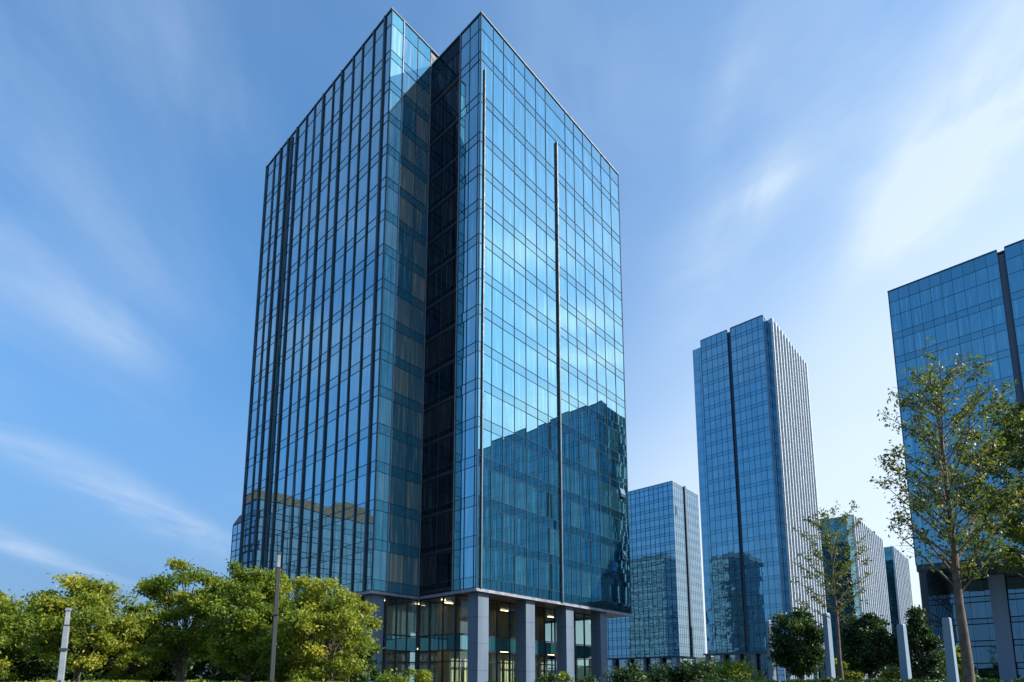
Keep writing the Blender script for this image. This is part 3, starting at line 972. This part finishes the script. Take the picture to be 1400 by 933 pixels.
def bushy_tree(label, loc, h, rad, seed, leaf, base=.18, clumps=95, per=260, lsize=.105, lump_amp=.45, flat=.62, bark='bark', name='leafy_tree', group=None, shape='round', stems=1, spread=.29):
    rg = np.random.default_rng(seed); rd = random.Random(seed)
    t = thing(name, label, 'tree', loc, rd.random() * 6.28, group)
    zlo = h * base
    cs = []
    while len(cs) < clumps:
        p = rg.normal(size=3); p /= np.linalg.norm(p)
        q = p * (.35 + .65 * rg.random() ** .45)
        lump = 1 + lump_amp * noise.noise(Vector((p[0] * 1.7 + seed, p[1] * 1.7, p[2] * 1.7)))
        zt = (q[2] + 1) / 2
        if shape == 'cone':
            wv = 1.15 * (1 - zt) ** .75 + .06
            r_ = math.hypot(q[0], q[1]) or 1e-3
            x = q[0] * wv; y = q[1] * wv
        elif shape == 'vase':
            wv = .60 + .55 * zt if zt < .7 else 1.0
            x, y = q[0] * wv, q[1] * wv
        else:
            x, y = q[0], q[1]
        cs.append((x * rad * lump, y * rad * lump, zlo + (h - zlo) * min(1, max(0, zt * (.97 + .06 * lump - .06)))))
    cs = np.array(cs)
    # trunk and limbs
    tb = MB()
    tips = []
    for sidx in range(stems):
        bx, by = (0, 0) if stems == 1 else (rd.uniform(-.5, .5), rd.uniform(-.5, .5))
        lean = (rd.uniform(-.3, .3), rd.uniform(-.3, .3))
        pts = [(bx + lean[0] * k + rd.uniform(-.05, .05), by + lean[1] * k + rd.uniform(-.05, .05), h * .72 * k) for k in (0, .15, .3, .5, .75, 1)]
        r0 = .022 * h / (stems ** .5)
        tb.tube(pts, [r0 * 1.25, r0, r0 * .85, r0 * .65, r0 * .4, r0 * .15], 8)
        tips.append((pts, r0))
    order = rd.sample(range(clumps), min(clumps, 46))
    for ci in order:
        c = Vector(cs[ci]); pts, r0 = rd.choice(tips)
        zs = max(h * .14, min(h * .66, c.z * rd.uniform(.45, .72)))
        k = zs / (h * .72)
        ks = (0, .15, .3, .5, .75, 1)
        for j in range(5):
            if ks[j] <= k <= ks[j + 1]:
                f = (k - ks[j]) / (ks[j + 1] - ks[j]); s0 = Vector(pts[j]).lerp(Vector(pts[j + 1]), f); break
        mid = s0.lerp(c, .5) + Vector((rd.uniform(-.15, .15), rd.uniform(-.15, .15), rd.uniform(0, .25)))
        tb.tube([s0, mid, c], [r0 * .36 * (1.1 - k * .6), r0 * .22, .012], 5)
    tb.build('trunk', M[bark], t, True)
    pos = []; vals = []
    for c in cs:
        n = int(per * rd.uniform(.5, 1.4))
        sg = spread * rd.uniform(.7, 1.3) * rad / 2.6
        p = rg.normal(size=(n, 3)) * np.array([sg, sg, sg * flat])
        pos.append(p + c)
        vals.append(np.clip(.42 + .18 * rd.gauss(0, 1) + .17 * rg.normal(size=n), 0, 1))
    pos = np.concatenate(pos); vals = np.concatenate(vals)
    pos[:, 2] = np.maximum(pos[:, 2], .1)
    leaves_mesh('crown', pos, vals, lsize, M[leaf], t, rg=rg)
    return t


def px(u, Y):
    return ((u - 700) / 810.7 * Y, Y, 0)


LG = 'leafy trees in the grove at the left'
bushy_tree('dark green leafy tree cut by the left edge of the photo', px(-8, 37), 7.3, 2.9, 11, 'leaf_green', group=LG)
bushy_tree('yellow green tree behind the leaning pale lamp post at far left', px(105, 32), 7.3, 2.7, 12, 'leaf_yellow', group=LG, shape='vase', stems=3, base=.24)
bushy_tree('big broad green tree in the middle of the left grove, tallest crown against the sky', px(243, 36), 8.9, 2.6, 13, 'leaf_green', group=LG, stems=2, base=.26)
bushy_tree('tall green tree just left of the dark lamp post, crown touching the tower edge', px(332, 34), 8.75, 2.4, 14, 'leaf_green', group=LG, stems=2, clumps=140, base=.24)
bushy_tree('yellow green bushy tree right of the dark lamp post, nearest the tower columns', px(440, 31), 7.05, 2.3, 15, 'leaf_yellow', group=LG, stems=4, base=.17)
bushy_tree('small yellow green tree filling the gap between the two biggest left crowns', px(178, 34), 5.0, 1.6, 16, 'leaf_yellow', group=LG, stems=2, clumps=70, base=.2)
bushy_tree('low dark tree behind the pale lamp post tree', px(52, 42), 7.2, 2.8, 17, 'leaf_dark', group=LG)
bushy_tree('low olive tree tucked under the broad tree beside the dark lamp post', px(385, 33), 5.2, 1.7, 18, 'leaf_green', group=LG, stems=3, clumps=70, base=.22)
# second row: shade of the first is put into its darker leaf colour
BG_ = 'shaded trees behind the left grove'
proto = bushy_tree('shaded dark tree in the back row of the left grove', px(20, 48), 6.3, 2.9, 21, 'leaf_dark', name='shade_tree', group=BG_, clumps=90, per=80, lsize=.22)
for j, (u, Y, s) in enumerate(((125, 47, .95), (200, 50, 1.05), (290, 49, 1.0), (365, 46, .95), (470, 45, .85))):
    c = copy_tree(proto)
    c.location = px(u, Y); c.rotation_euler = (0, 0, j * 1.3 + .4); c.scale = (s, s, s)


def tall_tree(label, loc, h, rad, seed, leaf, clear=.28, nbr=46, tuft=10, lsize=.10, r0=.17, density=1.0, bark='bark', up=.95):
    """slender tree: straight tapering stem, thin branches reaching upward, leaves in small tufts with gaps between"""
    rg = np.random.default_rng(seed); rd = random.Random(seed)
    t = thing('slender_tree', label, 'tree', loc, 0)
    tb = MB()
    n = 12
    wob = [(.018 * math.sin(k * 1.1 + seed), .018 * math.cos(k * 1.7 + seed)) for k in range(n + 1)]
    pts = [(wob[k][0] * min(1, k / 3), wob[k][1] * min(1, k / 3), h * .97 * k / n) for k in range(n + 1)]
    tb.tube(pts, [r0 * (1.0 - .93 * (k / n) ** .8) * (1.25 if k == 0 else 1) + .008 for k in range(n + 1)], 9)
    pos = []; vals = []
    for b in range(nbr):
        f = clear + (1 - clear) * (b + rd.random()) / nbr * .96
        az = b * 2.4 + rd.uniform(-.4, .4)
        prof = math.sin(math.pi * min(1, (f - clear) / (1 - clear) * .78 + .22)) ** .7
        ln = rad * prof * rd.uniform(.65, 1.15) + .25
        s0 = Vector((0, 0, h * f * .97))
        dirv = Vector((math.cos(az), math.sin(az), up * rd.uniform(.55, 1.15)))
        m1 = s0 + dirv * ln * .5 + Vector((0, 0, -.05 * ln))
        e = s0 + Vector((dirv.x, dirv.y, dirv.z * .85)) * ln + Vector((0, 0, .10 * ln))
        rb = r0 * .22 * (1.15 - f)+.006
        tb.tube([s0, m1, e], [rb, rb * .7, .006], 5)
        nsub = int(4 + ln * 3.2)
        for q in range(nsub):
            g = rd.uniform(.25, 1.0)
            p = s0.lerp(m1, g * 2) if g < .5 else m1.lerp(e, g * 2 - 1)
            a2 = az + rd.uniform(-1.3, 1.3)
            ls = rd.uniform(.2, .55) * (1.15 - .3 * g)
            tip = p + Vector((math.cos(a2), math.sin(a2), rd.uniform(.1, .9))) * ls
            tb.tube([p, tip], [.009, .004], 4)
            k = int(tuft * rd.uniform(.3, 1.6) * density)
            if k:
                w_ = rg.random((k, 1))
                pp = np.array(p) * (1 - w_) + np.array(tip) * w_ + rg.normal(size=(k, 3)) * .10
                pos.append(pp); vals.append(np.clip(rd.gauss(.42, .2) + .15 * rg.normal(size=k), 0, 1))
    tb.build('trunk', M[bark], t, True)
    leaves_mesh('crown', np.concatenate(pos), np.concatenate(vals), lsize, M[leaf], t, rg=rg, droop=.5)
    return t


tall_tree('tall sparse tree with a thick bare trunk in front of the right glass block', px(1325, 17), 11.0, 1.45, 31, 'leaf_near', .36, 62, 17, .06, .165, 1.0, 'bark_pale', 1.35)
tall_tree('leafy tree crown entering from the right edge of the photo', px(1452, 19.5), 10.6, 2.5, 32, 'leaf_near', .42, 74, 30, .072, .17, 1.3)
tall_tree('thin bare-stemmed young tree in front of the slender distant tower', px(1151, 34), 11.6, 1.9, 33, 'leaf_near', .42, 46, 13, .08, .16, .8)
RG_ = 'small dark trees on the right lawn'  # backlit shade is put into the dark leaf of the first three
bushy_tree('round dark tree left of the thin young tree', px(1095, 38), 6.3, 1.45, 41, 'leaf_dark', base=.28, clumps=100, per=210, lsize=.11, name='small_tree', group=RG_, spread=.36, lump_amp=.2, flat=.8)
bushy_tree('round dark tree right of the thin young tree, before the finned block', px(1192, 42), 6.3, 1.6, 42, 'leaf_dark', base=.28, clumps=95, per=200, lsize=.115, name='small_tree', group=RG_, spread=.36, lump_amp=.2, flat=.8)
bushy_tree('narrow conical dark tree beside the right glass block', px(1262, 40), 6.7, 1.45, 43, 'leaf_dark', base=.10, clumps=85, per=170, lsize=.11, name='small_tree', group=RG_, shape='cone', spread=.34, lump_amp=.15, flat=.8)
bushy_tree('yellowish small tree far behind, between the two round dark trees', px(1160, 62), 4.4, 1.5, 44, 'leaf_yellow', base=.14, clumps=60, per=80, lsize=.2, name='small_tree', group=RG_)
bushy_tree('yellowish small tree low behind the conical dark tree', px(1228, 66), 4.6, 1.6, 45, 'leaf_yellow', base=.14, clumps=60, per=80, lsize=.22, name='small_tree', group=RG_)
bushy_tree('small green tree at the foot of the right block columns', px(1306, 58), 5.2, 1.6, 46, 'leaf_green', base=.16, clumps=60, per=80, lsize=.2, name='small_tree', group=RG_)


def shrub(label, loc, h, rad, seed, leaf, name='shrub', group=None, clumps=34, per=110, lsize=.12):
    return bushy_tree(label, loc, h, rad, seed, leaf, base=.05, clumps=clumps, per=per, lsize=lsize, name=name, group=group, stems=3, spread=.55, shape='vase', flat=.9)


SG = 'shrubs right of the tower columns'
shrub('dark rounded shrub next to the last tower column', px(862, 60), 3.0, 2.0, 51, 'leaf_dark', group=SG, lsize=.2)
shrub('dark shrub under the mid-height glass block, second from the tower columns', px(905, 62), 3.0, 2.4, 52, 'leaf_dark', group=SG, lsize=.2)
shrub('tall loose shrub where the mid-height block meets the slender tower', px(955, 60), 3.7, 2.0, 53, 'leaf_dark', group=SG, lsize=.2)
shrub('lighter green shrub under the overhang of the slender tower', px(1005, 70), 3.4, 2.6, 54, 'leaf_green', group=SG, lsize=.22)
shrub('yellow green sapling shrub before the lobby corner of the main tower', px(575, 44), 2.5, .8, 55, 'leaf_yellow', group='shrubs at the main tower foot', clumps=20, per=60, lsize=.13)
shrub('low grey green shrub just right of the bushy tree at the tower foot', px(535, 42), 2.0, 1.1, 56, 'leaf_green', group='shrubs at the main tower foot', clumps=22, per=70, lsize=.13)
shrub('low shrub between the second and third tower columns', px(748, 50), 2.1, .9, 57, 'leaf_dark', group='shrubs at the main tower foot', clumps=18, per=60, lsize=.14)
shrub('low shrub in front of the third tower column', px(772, 49), 2.6, .7, 58, 'leaf_green', group='shrubs at the main tower foot', clumps=16, per=50, lsize=.14)
shrub('shrub between the last two tower columns', px(802, 50), 2.1, .9, 59, 'leaf_dark', group='shrubs at the main tower foot', clumps=18, per=60, lsize=.14)


def hedge(label, p, q, h, wd, seed, leaf):
    rg = np.random.default_rng(seed)
    p = Vector(p); q = Vector(q); L = (q - p).length
    t = thing('hedge', label, 'hedge', ((p.x + q.x) / 2, (p.y + q.y) / 2, 0), math.atan2(q.y - p.y, q.x - p.x), 'low hedges along the lawn')
    n = int(L * 620)
    x = rg.uniform(-L / 2, L / 2, n); y = rg.normal(size=n) * wd * .35
    top = np.array([h * (.90 + .16 * noise.noise(Vector((a * .8, seed, 0))) + .07 * noise.noise(Vector((a * 3.1, seed, 4)))) for a in x])
    z = top * (1 - rg.random(n) ** 2.2 * .95)
    leaves_mesh('foliage', np.stack([x, y, z], 1), np.clip(.45 + .2 * rg.normal(size=n), 0, 1), .10, M[leaf], t, rg=rg)
    s = MB()
    rd = random.Random(seed)
    for k in range(int(L * 2)):
        a = rd.uniform(-L / 2, L / 2)
        s.tube([(a, 0, 0), (a + rd.uniform(-.2, .2), rd.uniform(-.2, .2), h * .8)], [.02, .008], 4)
    s.build('stems', M['bark'], t)


hedge('low sunlit hedge under the left grove', (-27, 29.5, 0), (-7.5, 29.5, 0), 1.48, 1.0, 61, 'leaf_green')
hedge('low hedge running before the main tower columns', (-7.0, 43, 0), (12.5, 46, 0), 1.50, .9, 62, 'leaf_dark')
hedge('low hedge on the right lawn under the dark trees', (10, 32, 0), (27, 30, 0), 1.60, 1.0, 63, 'leaf_dark')


# ================================================================== lamp posts and pylons
def lamp_post(label, loc, h, w0, m, lean=0.0):
    t = thing('lamp_post', label, 'lamp post', loc, .5)
    def taper(z0, z1, a, b, mm, nm, par):
        mb = MB(); s = len(mb.v)
        ch = .18
        for z, q in ((z0, a), (z1, b)):
            c = q * ch
            mb.v += [(-q + c, -q, z), (q - c, -q, z), (q, -q + c, z), (q, q - c, z), (q - c, q, z), (-q + c, q, z), (-q, q - c, z), (-q, -q + c, z)]
        for i in range(8):
            j = (i + 1) % 8
            mb.f.append((i, j, 8 + j, 8 + i)); mb.a.append(0); mb.k.append(0)
        mb.f += [tuple(range(7, -1, -1)), tuple(range(8, 16))]; mb.a += [0, 0]; mb.k += [0, 0]
        return mb.build(nm, mm, par)
    taper(.05, h - .75, w0 / 2, w0 * .46, M[m], 'pole', t)
    taper(h - .745, h - .70, w0 * .50, w0 * .50, M['core'], 'collar', t)
    taper(h - .695, h - .12, w0 * .38, w0 * .36, M['lens'], 'lamp_head', t)
    taper(h - .115, h, w0 * .52, w0 * .40, M[m], 'cap', t)
    mb = MB(); mb.box(-w0, w0, -w0, w0, 0, .05); mb.build('base_plate', M['pole_dark'], t)
    mb = MB(); mb.box(-.03, .03, -w0 * .5 - .03, -w0 * .5 - .002, 1.0, 1.4); mb.build('access_door', M['core'], t)
    mb = MB(); mb.box(-w0 * .65, w0 * .65, -w0 * .49 - .07, -w0 * .49 - .003, h * .60, h * .60 + .08); mb.build('bracket', M['pole_dark'], t)
    return t


lamp_post('short pale grey square lamp post before the yellow green tree at far left', px(82, 24), 4.35, .22, 'pole_grey')
lamp_post('tall dark lamp post standing before the left edge of the main tower', px(371, 26), 7.17, .19, 'pole_dark')


def pylon(label, loc, h, w0, w1, seed):
    t = thing('pylon', label, 'pylon', loc, .35 + .1 * seed, 'pale slender pylons on the right lawn')
    mb = MB()
    for z, q in ((0.06, w0 / 2), (h * .5, (w0 + w1) / 4), (h - .06, w1 / 2), (h, w1 / 2 - .04)):
        mb.v += [(-q, -q, z), (q, -q, z), (q, q, z), (-q, q, z)]
    for lv in range(3):
        for i in range(4):
            j = (i + 1) % 4
            mb.f.append((lv * 4 + i, lv * 4 + j, lv * 4 + 4 + j, lv * 4 + 4 + i)); mb.a.append(0); mb.k.append(0)
    mb.f += [(3, 2, 1, 0), (12, 13, 14, 15)]; mb.a += [0, 0]; mb.k += [0, 0]
    mb.build('shaft', M['column_pale'], t)
    b = MB(); b.box(-w0 * .7, w0 * .7, -w0 * .7, w0 * .7, 0, .06); b.build('base_plate', M['pole_dark'], t)
    s = MB(); q = w1 / 2 + .012; s.box(-q, q, -q, q, h * .9, h * .9 + .03); s.build('joint_ring', M['fascia'], t)


pylon('pale pylon left of the round dark tree, farthest left of the pylons', px(1057, 40), 5.6, .36, .30, 0)
pylon('pale pylon between the round dark tree and the thin young tree', px(1137, 36), 5.6, .38, .32, 1)
pylon('pale pylon left of the conical dark tree', px(1240, 32), 4.5, .42, .33, 2)
pylon('pale pylon just left of the thick-trunked tall tree', px(1304, 28), 4.4, .40, .30, 3)
